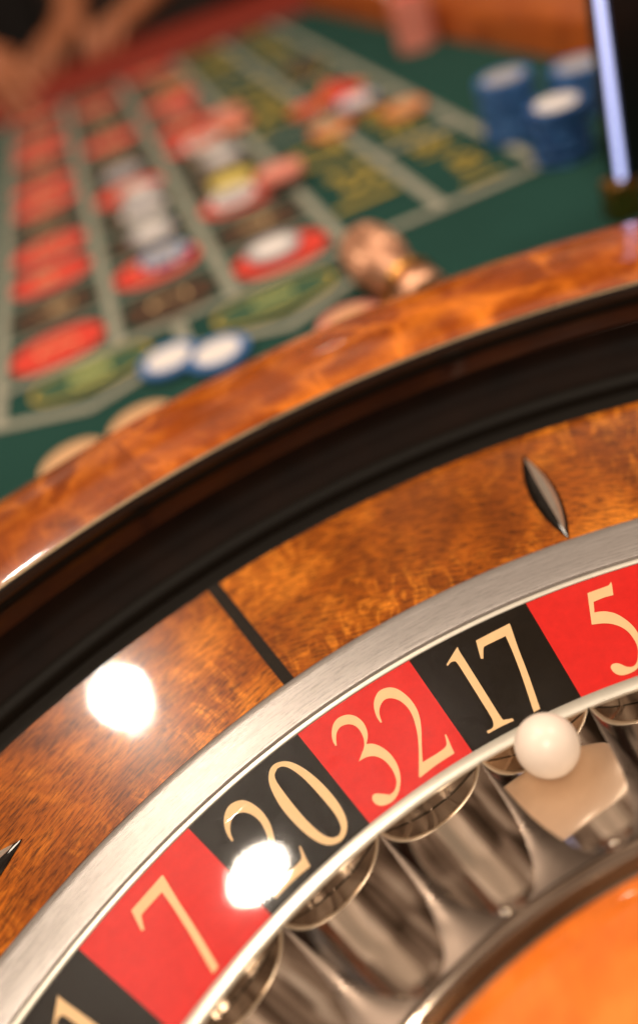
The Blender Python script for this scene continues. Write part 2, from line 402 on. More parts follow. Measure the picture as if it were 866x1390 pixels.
GLY['4'] = [gl([(0.06,1.0),(0.14,1.0),(0.14,0.34),(0.25,0.34),(0.25,0.25),(0.14,0.25),(0.14,0.0),(0.03,0.0),(0.03,0.25),(-0.25,0.25),(-0.25,0.33)]), gl([(0.03,0.34),(0.03,0.75),(-0.16,0.34)])]
HALF = 0.5 * (GPOS['2'] - GPOS['3'])          # half the spacing of a pair of digits
def number_loops(txt):
    """digits -> list of glyphs (each outline + holes), numeral-local coordinates"""
    txt = str(txt)
    if txt in ('5',): xs = [GPOS['5'] * 0 + GPOS['5']]
    elif len(txt) == 1: xs = [0.0]
    elif txt == '32': xs = [GPOS['3'], GPOS['2']]
    elif txt == '17': xs = [GPOS['1'], GPOS['7']]
    elif txt == '20': xs = [GPOS['0'] - 2 * HALF * 1.06, GPOS['0']]
    else: xs = [-HALF, HALF]
    return [[[(x + dx, y) for x, y in lp] for lp in GLY[c]] for c, dx in zip(txt, xs)]
def glyph_mesh(name, txt, place, mat, parent, up=True):
    verts, faces = [], []
    for g in number_loops(txt):
        tri = tessellate_polygon([[Vector((x, y, 0)) for x, y in lp] for lp in g])
        b = len(verts); verts += [place(x, y) for lp in g for x, y in lp]
        faces += [tuple(b + i for i in f) for f in tri]
    o = mesh(name, verts, faces, mat, parent, [(v[0], v[1]) for v in verts], smooth=False)
    bm = bmesh.new(); bm.from_mesh(o.data)
    for f in bm.faces:
        f.normal_update()
        if f.normal.z < 0: f.normal_flip()
    bm.to_mesh(o.data); bm.free(); return o

# printed number ovals on the felt; digits read towards the far end with their tops to the left
RED = {1,3,5,7,9,12,14,16,18,19,21,23,25,27,30,32,34,36}
def oval(cu, cv, a, b, n=40, p=2.3):
    out = []
    for i in range(n):
        c, s = math.cos(2 * PI * i / n), math.sin(2 * PI * i / n)
        out.append((cu + a * math.copysign(abs(c) ** (2 / p), c), cv + b * math.copysign(abs(s) ** (2 / p), s)))
    return out
YM = (Y0 + Y1) / 2
for row in range(12):
    for colm in range(3):
        num = row * 3 + 3 - colm
        cu, cv = colm + 0.5, (row + 0.5) * ROW
        ov = flat_poly('number_oval', oval(cu, cv, 0.415, 0.335), 'lay_red' if num in RED else 'lay_black', table, z1)
        k = 0.36 / H
        glyph_mesh('numeral', num, lambda x, y, cu=cu, cv=cv: lay(cu - (y - YM) * k, cv + x * k, z3), 'lay_cream', ov)
for cu, cv, txt in ((0.75, -0.30, '00'), (2.25, -0.36, '0')):
    gold = flat_poly('number_oval', oval(cu, cv, 0.50, 0.27), 'lay_gold', table, z1)
    flat_poly('oval_field', oval(cu, cv, 0.46, 0.235), 'lay_green', gold, z2)
    k = 0.34 / H
    glyph_mesh('numeral', txt, lambda x, y, cu=cu, cv=cv: lay(cu - (y - YM) * k, cv + x * k * 1.2, z4), 'lay_pale', gold)
def felt_text(txt, cu, cv, size):
    # every letter is a mesh of its own, set along the row
    adv = {' ': 0.30, '1': 0.42, 't': 0.36, 'r': 0.40}
    xs, x = [], 0.0
    for ch in txt:
        a_ = adv.get(ch, 0.62 if not ch.isupper() else 0.70); xs.append(x + a_ / 2); x += a_
    for ch, xo in zip(txt, xs):
        if ch == ' ': continue
        c_ = bpy.data.curves.new('letter', 'FONT'); c_.body = ch; c_.size = 1.0; c_.align_x = 'CENTER'; c_.offset = 0.012
        to = bpy.data.objects.new('letter', c_); COL.objects.link(to)
        me = bpy.data.meshes.new_from_object(to.evaluated_get(bpy.context.evaluated_depsgraph_get()))
        bpy.data.objects.remove(to); bpy.data.curves.remove(c_)
        for v in me.vertices:
            v.co = lay(cu - (v.co.y - 0.35) * size, cv + (v.co.x + xo - x / 2) * size, z3)
        me.materials.clear(); me.materials.append(M['lay_gold']); me.name = 'letter'
        o = bpy.data.objects.new('letter', me); COL.objects.link(o); o.parent = table
for i, tx in enumerate(('1st 12', '2nd 12', '3rd 12')): felt_text(tx, (3 + UD) / 2, (i * 4 + 2) * ROW, 0.82)
for i, tx in ((0, '1 to 18'), (1, 'EVEN'), (4, 'ODD'), (5, '19 to 36')): felt_text(tx, (UD + UE) / 2, (i * 2 + 1) * ROW, 0.50)
for i, mt in ((2, 'lay_red'), (3, 'lay_black')):
    cu, cv = (UD + UE) / 2, (i * 2 + 1) * ROW
    dm = flat_poly('diamond', [(cu, cv - 0.72), (cu + 0.34, cv), (cu, cv + 0.72), (cu - 0.34, cv)], 'lay_gold', table, z1)
    flat_poly('diamond_field', [(cu, cv - 0.64), (cu + 0.30, cv), (cu, cv + 0.64), (cu - 0.30, cv)], mt, dm, z2)

# rails: padded red armrest on the far side, wood rail with padded outside on the right
def rail(name, path, prof, mat, parent):
    verts, faces, uvs = [], [], []
    k = len(prof); run = 0
    for i, p in enumerate(path):
        p = Vector(p)
        d = (Vector(path[min(i + 1, len(path) - 1)]) - Vector(path[max(i - 1, 0)])).normalized()
        nrm = Vector((d.y, -d.x))
        if i: run += (p - Vector(path[i - 1])).length
        for j, (o, z) in enumerate(prof):
            q = p + nrm * o; verts.append((q.x, q.y, ZT + z)); uvs.append((run, o + z))
    for i in range(len(path) - 1):
        for j in range(k):
            j2 = (j + 1) % k
            faces.append((i * k + j, i * k + j2, (i + 1) * k + j2, (i + 1) * k + j))
    faces.append(tuple(range(k))[::-1]); faces.append(tuple((len(path) - 1) * k + j for j in range(k)))
    o = mesh(name, verts, faces, mat, parent, uvs, True, 50)
    bm = bmesh.new(); bm.from_mesh(o.data); bmesh.ops.recalc_face_normals(bm, faces=bm.faces); bm.to_mesh(o.data); bm.free()
    return o
def pad(x0, wd, zb, h, n=12): return [(x0, zb)] + [(x0 + wd / 2 - wd / 2 * math.cos(PI * i / n), zb + 0.012 + h * math.sin(PI * i / n) ** 0.6) for i in range(n + 1)] + [(x0 + wd, zb)]
rightpath = [(0.395, -0.46), (0.405, 0.30), (0.411, 0.72), (0.418, 1.06), (0.440, 1.40), (0.450, 1.56)]
rail('wood_rail', rightpath, [(0, -0.05), (0, 0.026), (0.004, 0.034), (0.012, 0.038), (0.060, 0.044), (0.064, 0.040), (0.064, -0.05)], 'rail_wood', table)
rail('armrest', [(x + 0.066, y) for x, y in rightpath], pad(0, 0.11, -0.03, 0.062), 'rail_red', table)
fp0, fp1 = Vector((-0.60, 1.64)), Vector((0.448, 1.365))
rail('armrest', [tuple(fp0.lerp(fp1, i / 12)) for i in range(13)][::1], [(-o, z) for o, z in pad(0, 0.13, -0.03, 0.050)], 'rail_red', table)

# ------------------------------------------------------------------ the bowl
bowl = empty('wheel_bowl', (0, 0, ZT), 'lacquered burl wood roulette bowl with black ball track and chrome deflectors', 'wheel bowl')
def inb(o): o.matrix_parent_inverse = Matrix.Translation((0, 0, -ZT)); return o
SEAM = rad(-7.2)
for i in range(8):
    a0 = SEAM + i * PI / 4
    prof = [(1.408, 0.1630), (1.42, 0.1655), (1.45, 0.1680), (1.50, 0.1690), (1.55, 0.1660), (1.60, 0.1590), (1.635, 0.1500), (1.645, 0.1450), (1.650, 0.1380), (1.650, 0.1300)]
    inb(lathe('rim_panel', prof, 'rim_wood', bowl, a0, a0 + PI / 4, 60, rad([72, -68, 80, -75][i % 4]), (0.37 * i + 0.1, 0.21 * i)))
inb(lathe('rim_lip', [(1.397, 0.145), (1.3965, 0.155), (1.398, 0.161), (1.4005, 0.1635)], 'black', bowl, n=360))
inb(lathe('lip_highlight', [(1.4000, 0.1632), (1.4012, 0.1645), (1.4035, 0.1652), (1.4060, 0.1650), (1.4085, 0.1625)], 'lip_glint', bowl, n=360))  # thin bead added to draw the bright line of light along the lip
inb(lathe('lip_bead', [(1.4035, 0.128), (1.3985, 0.131), (1.397, 0.136), (1.3985, 0.141), (1.4035, 0.144)], 'black_satin', bowl, n=360))
inb(lathe('ball_track', [(1.346, 0.0505), (1.356, 0.0530), (1.372, 0.0600), (1.386, 0.0700), (1.396, 0.0830), (1.402, 0.1000)], 'track', bowl, n=360, sharp=60))
inb(lathe('rim_wall', [(1.4020, 0.0998), (1.4040, 0.1150), (1.4045, 0.1300), (1.4045, 0.1445)], 'wall_wood', bowl, n=360, sharp=60))
inb(lathe('track_ledge', [(1.3255, 0.0290), (1.3275, 0.0400), (1.3300, 0.0450), (1.3340, 0.0480), (1.3400, 0.0498), (1.3470, 0.0500)], 'black_satin', bowl, n=360, sharp=70))
inb(lathe('track_border', [(1.2985, 0.0262), (1.3270, 0.0300)], 'black_satin', bowl, n=360))
inb(lathe('outer_wall', [(1.650, 0.131), (1.647, 0.10), (1.62, 0.03), (1.56, -0.05), (1.50, -0.098)], 'dark_wood', bowl, n=180))
SS = rad(-7.6); HW = rad(0.43)
for i in range(8):
    a0 = SS + i * PI / 4
    pr = [(1.0805, 0.0020), (1.13, 0.0066), (1.19, 0.0130), (1.25, 0.0200), (1.300, 0.0262)]
    inb(lathe('stator_panel', pr, 'stator_wood', bowl, a0 + HW, a0 + PI / 4 - HW, 60, rad([18, -8, 20, -10, 15, -5, 16, -6][i]) , (0.41 * i + 0.07, 0.33 * i)))
    inb(lathe('inlay_strip', [(r, z + 0.0002) for r, z in pr], 'inlay', bowl, a0 - HW, a0 + HW, 3))
def slope_z(r): return 0.0020 + (r - 1.0805) * (0.0242 / 0.2195)
def canoe(name, ang, along, Ln, Wd, Ht, z0, mat, parent, off=0.0, pw=0.85):
    # raised lens, pointed at both ends, with a ridge
    nl, nw = 28, 9
    r0 = 1.170; verts, faces = [], []
    for i in range(nl + 1):
        s = -1 + 2 * i / nl
        wv = Wd * (1 - abs(s) ** 2.0); hv = Ht * (1 - abs(s) ** 2.4)
        for j in range(nw):
            q = -1 + 2 * j / (nw - 1)
            l, c = s * Ln, q * wv + off * (1 - s * s)
            if along: r, da = r0 + l, c / r0
            else: r, da = r0 + c, l / r0
            h = hv * (1 - abs(q)) ** pw
            verts.append(pt(r * S, ang + da, (slope_z(r) + h + z0) * S))
    for i in range(nl):
        for j in range(nw - 1):
            a = i * nw + j; faces.append((a, a + 1, a + nw + 1, a + nw))
    o = mesh(name, verts, faces, mat, parent, None, True, 30)
    bm = bmesh.new(); bm.from_mesh(o.data); bmesh.ops.remove_doubles(bm, verts=bm.verts, dist=1e-6)
    for f in bm.faces:
        f.normal_update()
        if f.normal.z < 0: f.normal_flip()
    bm.to_mesh(o.data); bm.free(); return o
def deflector(ang, along):
    d = inb(canoe('deflector', ang, along, 0.090, 0.0190, 0.012, -0.0004, 'black', bowl, 0.0, 0.5))
    canoe('ridge', ang, along, 0.078, 0.0105, 0.017, 0.0045, 'bright_ring', d, 0.004, 0.8)
for i in range(8): deflector(rad(14.6 + 45 * i), i % 2 == 0)

# ------------------------------------------------------------------ the rotor
rotor = empty('wheel_rotor', (0, 0, -0.06 * S), 'spinning roulette wheel head with red and black numbers and chrome pockets', 'roulette wheel')
def inr(o): o.matrix_parent_inverse = Matrix.Translation((0, 0, 0.06 * S)); return o
inr(lathe('silver_ring', [(1.0115, -0.004), (1.0120, 0.0010), (1.0135, 0.0032), (1.0165, 0.0038), (1.040, 0.0044), (1.065, 0.0054), (1.0740, 0.0058), (1.0775, 0.0045), (1.0785, 0.0000), (1.0785, -0.02)], 'alu', rotor, n=380, sharp=25))
inr(lathe('ring_step', [(1.0035, -0.003), (1.0040, -0.0002), (1.0055, 0.0006), (1.0100, 0.0010), (1.0110, -0.0005), (1.0112, -0.004)], 'bright_ring', rotor, n=380, sharp=30))
inr(lathe('ring_gap', [(0.998, -0.0045), (1.0125, -0.0045)], 'black_satin', rotor, n=200))
def zc(r): return (r - 1.0) * (0.0235 / 0.144)
SEQ = [7,20,32,17,5,22,34,15,3,24,36,13,1,'00',27,10,25,29,12,8,19,31,18,6,21,33,16,4,23,35,14,2,0,28,9,26,30,11]
cellmesh = {}
for k, num in enumerate(SEQ):
    ac = (k - 2.5) * P
    red = num in RED
    mt = 'cell_green' if num in (0, '00') else ('cell_red' if red else 'cell_black')
    if mt not in cellmesh:
        c0 = lathe('number_cell', [(0.8555, zc(0.8555)), (0.93, zc(0.93)), (1.0022, zc(1.0022))], mt, rotor, -P / 2, P / 2, 12)
        cellmesh[mt] = c0.data; cell = c0
    else:
        cell = bpy.data.objects.new('number_cell', cellmesh[mt]); COL.objects.link(cell); cell.parent = rotor
    inr(cell); cell.rotation_euler.z = -ac
    def place(x, y):
        r = math.hypot(x, y); a = math.atan2(x, y); return pt(r * S, a, (zc(r) + 0.0004) * S)
    glyph_mesh('numeral', num, place, 'gold', cell)
WR = 0.838
inr(lathe('pocket_rim', [(WR + 0.004, -0.0245), (WR, -0.0240), (WR, -0.0225), (WR + 0.0008, -0.0208), (WR + 0.0025, -0.0200), (0.8530, -0.0196), (0.8550, -0.0205), (0.8556, -0.0240)], 'bright_ring', rotor, n=380, sharp=40))
# scalloped pockets
TT = [(0.0, 0.0), (0.006, 0.06), (0.02, 0.11), (0.05, 0.19), (0.09, 0.25), (0.15, 0.302), (0.236, 0.355), (0.34, 0.402), (0.453, 0.438), (0.58, 0.458), (0.70, 0.470), (0.85, 0.483), (1.0, 0.4965)]
def hwf(t_):
    for (a, b), (c, d) in zip(TT, TT[1:]):
        if t_ <= c: return b + (d - b) * (t_ - a) / (c - a)
    return TT[-1][1]
RE = 0.671; DEP = 0.0255; ZTOP = -0.0205
def zl(t_): return ZTOP + 0.010 * (1 - t_)
rows = [0, 0.006, 0.013, 0.02, 0.035, 0.05, 0.07, 0.09, 0.12, 0.15, 0.19, 0.236, 0.29, 0.34, 0.40, 0.453, 0.52, 0.58, 0.64, 0.70, 0.78, 0.85, 0.93, 1.0]
ns = 26; verts, faces = [], []
for t_ in rows:
    r = RE + t_ * (WR - RE); hw = hwf(t_) * P
    dep = DEP * (hwf(t_) * r / (0.4965 * WR)) ** 2
    for j in range(ns + 1):
        s = -1 + 2 * j / ns; s = math.copysign(abs(s) ** 0.8, s)
        verts.append(pt(r * S, s * hw, (zl(t_) - dep * (1 - s * s)) * S))
for i in range(len(rows) - 1):
    for j in range(ns):
        a = i * (ns + 1) + j; faces.append((a, a + ns + 1, a + ns + 2, a + 1))
pk = mesh('pocket', verts, faces, 'chrome', rotor, None, True, None)
fverts, ffaces = [], []
for i, t_ in enumerate(rows):
    r = RE + t_ * (WR - RE)
    for q in range(7):      # the land between this pocket and the next, centred on the boundary
        hwA = (0.5 - hwf(t_)) * P
        fverts.append(pt(r * S, (q - 3) / 3 * hwA, (zl(t_) + min(0.0018, 0.10 * hwA * r) * (1 - ((q - 3) / 3) ** 2)) * S))
for i in range(len(rows) - 1):
    for q in range(6):
        a = i * 7 + q; ffaces.append((a, a + 7, a + 8, a + 1))
fr_ = mesh('pocket_divider', fverts, ffaces, 'divider_metal', rotor, None, True, None)
for o in (pk, fr_):
    bm = bmesh.new(); bm.from_mesh(o.data)
    for f in bm.faces:
        f.normal_update()
        if f.normal.z < 0: f.normal_flip()
    bm.to_mesh(o.data); bm.free()
for k in range(38):
    p_ = pk if k == 0 else pk.copy(); f_ = fr_ if k == 0 else fr_.copy()
    if k: COL.objects.link(p_); COL.objects.link(f_)
    inr(p_); inr(f_)
    p_.rotation_euler.z = -(k - 2.5) * P; f_.rotation_euler.z = -(k - 3) * P
wv, wf = [], []
ribs = (-0.22, -0.03, 0.16)
nc = 38 * 80
for j in range(nc):
    fr2 = ((j + 0.5) % 80) / 80 - 0.5
    rb = max(max(0.0, 1 - abs(fr2 - q) / 0.022) for q in ribs)
    for z in (-0.060, -0.0330, -0.0300, -0.0240):
        wv.append(pt((WR + 0.0010 - 0.0011 * rb) * S, 2 * PI * j / nc, z * S))
for j in range(nc):
    for q in range(3): wf.append((j * 4 + q, j * 4 + q + 1, ((j + 1) % nc) * 4 + q + 1, ((j + 1) % nc) * 4 + q))
inr(mesh('pocket_wall', wv, wf, 'wall_metal', rotor, None, True, 40))
inr(lathe('inner_ring', [(0.6555, -0.050), (0.6555, -0.0190), (0.6565, -0.0135), (0.6590, -0.0105), (0.6630, -0.0098), (0.6712, -0.0105)], 'chrome', rotor, n=300, sharp=60))
inr(lathe('ring_groove', [(0.627, -0.030), (0.645, -0.048), (0.657, -0.050)], 'chrome', rotor, n=300))
inr(lathe('turret_cone', [(0.6310, 0.0030), (0.6300, 0.0060), (0.6260, 0.0085), (0.60, 0.0170), (0.45, 0.060), (0.30, 0.105), (0.16, 0.150)], 'turret_wood', rotor, n=200, sharp=60, uvrot=rad(60)))
inr(lathe('turret_band', [(0.6345, -0.034), (0.6345, 0.001), (0.6335, 0.0028), (0.6305, 0.0034)], 'chrome', rotor, n=200))
inr(lathe('turret', [(0.165, 0.148), (0.165, 0.158), (0.12, 0.166), (0.07, 0.175), (0.05, 0.20), (0.06, 0.23), (0.085, 0.25), (0.07, 0.275), (0.03, 0.29), (0.001, 0.295)], 'brass', rotor, n=64))

# ------------------------------------------------------------------ the ball
zb = -0.0060 * S
pb = px(742, 1012, zb)
bm = bmesh.new(); bmesh.ops.create_uvsphere(bm, u_segments=64, v_segments=40, radius=0.0354 * S)
me = bpy.data.meshes.new('roulette_ball'); bm.to_mesh(me); bm.free(); me.materials.append(M['ball'])
me.polygons.foreach_set('use_smooth', [True] * len(me.polygons))
ball = bpy.data.objects.new('roulette_ball', me); COL.objects.link(ball); ball.location = pb
tag(ball, 'small ivory white ball resting in the pocket below number 17', 'ball')

# ------------------------------------------------------------------ chips
CR, CH = 0.0195, 0.0034
def chip_mesh(name, r0, r1, z0, z1_, n=40, bev=0.0004):
    prof = [(0.0, z1_), (r1 - bev, z1_), (r1, z1_ - bev), (r1, z0 + bev), (r1 - bev, z0), (0.0, z0)]
    verts = [(0, 0, z1_)]; faces = []
    rings = prof[1:-1]
    for r, z in rings:
        for i in range(n): verts.append((r * math.cos(2 * PI * i / n), r * math.sin(2 * PI * i / n), z))
    verts.append((0, 0, z0)); last = len(verts) - 1
    for i in range(n):
        j = (i + 1) % n
        faces.append((0, 1 + i, 1 + j))
        for k in range(len(rings) - 1):
            a = 1 + k * n; b = a + n
            faces.append((a + i, b + i, b + j, a + j))
        a = 1 + (len(rings) - 1) * n
        faces.append((a + i, last, a + j))
    return verts, faces
def spot_mesh():
    verts, faces = [], []
    for k in range(6):
        a0 = k * PI / 3
        base = len(verts)
        for q in range(5):
            a = a0 - 0.16 + 0.32 * q / 4
            for r, z in ((CR * 0.80, CH + 0.00008), (CR - 0.0004, CH + 0.00008), (CR + 0.00008, CH - 0.0004), (CR + 0.00008, 0.0004)):
                verts.append((r * math.cos(a), r * math.sin(a), z))
        for q in range(4):
            for e in range(3):
                b = base + q * 4 + e; faces.append((b, b + 1, b + 5, b + 4))
    return verts, faces
CHIPS = {}
def chip(pos, body, inlay, label, group, spots=None, rot=0.0, cat='chip'):
    key = (body, inlay, spots)
    if key not in CHIPS:
        r = empty('casino_chip')
        v, f = chip_mesh('chip_body', 0, CR, 0, CH); mesh('chip_body', v, f, body, r, None, True, 30)
        v, f = chip_mesh('inlay', 0, CR * 0.72, CH - 0.0003, CH + 0.00012, 32, 0.00005); mesh('inlay', v, f, inlay, r, None, True, 30)
        if spots:
            v, f = spot_mesh(); mesh('edge_spots', v, f, spots, r, None, True, 30)
        CHIPS[key] = r; o = r
    else: o = copy_tree(CHIPS[key])
    o.location = pos; o.rotation_euler.z = rot
    tag(o, label, cat, group); return o
ORD = ['topmost', 'second from the top', 'third from the top', 'fourth from the top', 'fifth from the top', 'sixth from the top', 'seventh from the top', 'eighth from the top', 'ninth from the top', 'tenth from the top', 'eleventh from the top', 'twelfth from the top', 'thirteenth from the top', 'fourteenth from the top', 'fifteenth from the top', 'sixteenth from the top']
def stack(x, y, n, body, inlay, what, group, spots=None, jit=0.0011):
    p = px(x, y, ZT)
    for i in range(n):
        z = ZT + 0.0003 + i * (CH + 0.0002)
        lab = '%s, %s' % (what[0], ORD[n - 1 - i] + ' ' + what[1]) if n > 1 else what[0]
        chip((p.x + random.uniform(-jit, jit), p.y + random.uniform(-jit, jit), z), body, inlay, lab, group, spots, random.uniform(0, 6))
def one(x, y, body, inlay, label, spots=None, h=0):
    p = px(x, y, ZT + 0.0025 + h); chip((p.x, p.y, ZT + 0.0025 + h), body, inlay, label, 'chips bet on the layout', spots, random.uniform(0, 6))
one(232, 492, 'chip_blue', 'chip_white', 'white chip with blue edge, left of the touching pair below the zeros')
one(298, 483, 'chip_blue', 'chip_white', 'white chip with blue edge, right of the touching pair below the zeros')
one(225, 350, 'chip_blue', 'chip_grey', 'pale chip with blue edge on the red oval in the middle column nearest the wheel', 'chip_white')
one(372, 340, 'chip_grey', 'chip_white', 'white chip on the red oval nearest the wheel in the right column')
one(208, 318, 'chip_grey', 'chip_white', 'white chip in the middle column two rows beyond the nearest one')
one(197, 288, 'chip_white', 'chip_grey', 'pale grey chip in the middle column, third chip up from the wheel', None)
one(192, 264, 'chip_grey', 'chip_white', 'white chip covering the red oval halfway up the middle column')
one(168, 238, 'chip_grey', 'chip_grey', 'grey chip in the upper part of the middle column')
one(318, 270, 'chip_white', 'chip_grey', 'white chip beside the yellow chip in the right column')
one(316, 247, 'chip_yellow', 'chip_yellow', 'pale yellow chip in the right column of numbers')
one(380, 236, 'chip_pink', 'chip_pink', 'pink chip on the line between right column and dozens', None, 0.010)
one(380, 241, 'chip_pink', 'chip_pink', 'pink chip underneath the pink one on the dozens line', None, 0.0)
one(277, 196, 'chip_white', 'chip_pink', 'pale pink chip on the red ovals high in the right column')
one(302, 215, 'chip_grey', 'chip_white', 'grey white chip above the yellow chip in the right column')
one(318, 172, 'chip_orange', 'chip_pink', 'orange chip with pink centre high in the right column')
one(308, 157, 'chip_pink', 'chip_pink', 'pink chip behind the orange one high in the right column')
one(245, 148, 'chip_pink', 'chip_red', 'faded red chip near the far end of the right column')
one(238, 116, 'chip_orange', 'chip_tan', 'tan and orange chip in the farthest row of the right column')
one(420, 150, 'chip_orange', 'chip_red', 'orange chip with red centre left of the red diamond')
one(450, 178, 'chip_orange', 'chip_tan', 'tan chip on the line below the red diamond')
one(484, 140, 'chip_blue', 'chip_white', 'blue and white chip on the red diamond', 'chip_white', 0.004)
one(486, 146, 'chip_orange', 'chip_orange', 'orange chip under the blue and white one on the red diamond')
one(548, 150, 'chip_orange', 'chip_tan', 'orange chip on the outside line right of the red diamond')
one(104, 632, 'chip_tan', 'chip_tan', 'tan chip half hidden behind the rim, leftmost on the felt', None)
one(196, 580, 'chip_tan', 'chip_tan', 'tan chip half hidden behind the rim, second from the left', None)
stack(482, 449, 2, 'chip_pink', 'chip_tan', ('salmon chip behind the rim beside the copper marker', 'of two'), 'salmon chips behind the rim')
stack(697, 186, 12, 'chip_blue', 'chip_grey', ('blue chip with white centre', 'of the left blue stack'), 'stacked blue chips', 'chip_navy')
stack(790, 150, 9, 'chip_blue', 'chip_grey', ('blue chip with white centre', 'of the rear blue stack'), 'stacked blue chips', 'chip_navy')
stack(765, 212, 10, 'chip_navy', 'chip_white', ('dark blue chip with white centre', 'of the front blue stack'), 'stacked blue chips', 'chip_blue')
stack(568, 62, 14, 'chip_pink', 'chip_red', ('pinkish red chip', 'of the stack by the far wood rail'), 'stacked pink chips', 'chip_pink')

# ------------------------------------------------------------------ copper marker lying behind the rim
def marker():
    root = empty('win_marker', (0.1245, 0.478, ZT), 'copper barrel shaped win marker lying behind the wheel rim', 'marker')
    ax = Vector((-0.004, 1.0, 0.10)).normalized()
    q = ax.to_track_quat('Z', 'Y').to_matrix().to_4x4()
    base = Matrix.Translation((0, 0, 0.0165)) @ q
    def part(name, prof, mat, n=40, ridge=0):
        verts, faces = [], []
        k = len(prof)
        for j in range(n):
            a = 2 * PI * j / n
            for r, z in prof:
                rr = r * (1 + ridge * (1 if j % 2 else -1)); verts.append(base @ Vector((rr * math.cos(a), rr * math.sin(a), z)))
        for j in range(n):
            for i in range(k - 1): faces.append((j * k + i, j * k + i + 1, ((j + 1) % n) * k + i + 1, ((j + 1) % n) * k + i))
        o = mesh(name, verts, faces, mat, root, None, True, 35)
        bm = bmesh.new(); bm.from_mesh(o.data); bmesh.ops.recalc_face_normals(bm, faces=bm.faces); bm.to_mesh(o.data); bm.free()
    part('base', [(0.0001, -0.016), (0.0125, -0.016), (0.0145, -0.013), (0.0145, -0.006), (0.0135, -0.002), (0.012, 0.0005)], 'copper')
    part('collar', [(0.0118, 0.000), (0.0152, 0.001), (0.0160, 0.003), (0.0152, 0.005), (0.0118, 0.006)], 'brass')
    part('neck', [(0.0125, 0.0055), (0.0130, 0.010), (0.0138, 0.022), (0.0142, 0.030)], 'copper')
    part('head', [(0.0130, 0.0295), (0.0160, 0.033), (0.0168, 0.040), (0.0168, 0.054), (0.0150, 0.062), (0.0105, 0.068), (0.0001, 0.069)], 'copper', 48, 0.035)
marker()

# ------------------------------------------------------------------ black display panel with lit edge
pp = px(843, 297, ZT)
pan = empty('display_panel', (pp.x, pp.y, ZT), 'black upright display panel with bluish white lit edge on a brass foot', 'display')
toe = Vector((CAM_R.x, CAM_R.y)).normalized()
ang = math.atan2(toe.y, toe.x) + rad(18)
pan.rotation_euler.z = ang
box('foot', -0.006, 0.012, -0.006, 0.010, 0, 0.0225, 'brass', pan, 0.002)
box('panel_body', 0.0032, 0.16, -0.006, 0.016, 0.0225, 0.17, 'panel', pan, 0.0015)
box('light_strip', -0.0010, 0.0031, -0.0050, -0.001, 0.0230, 0.17, 'led', pan, 0.002)

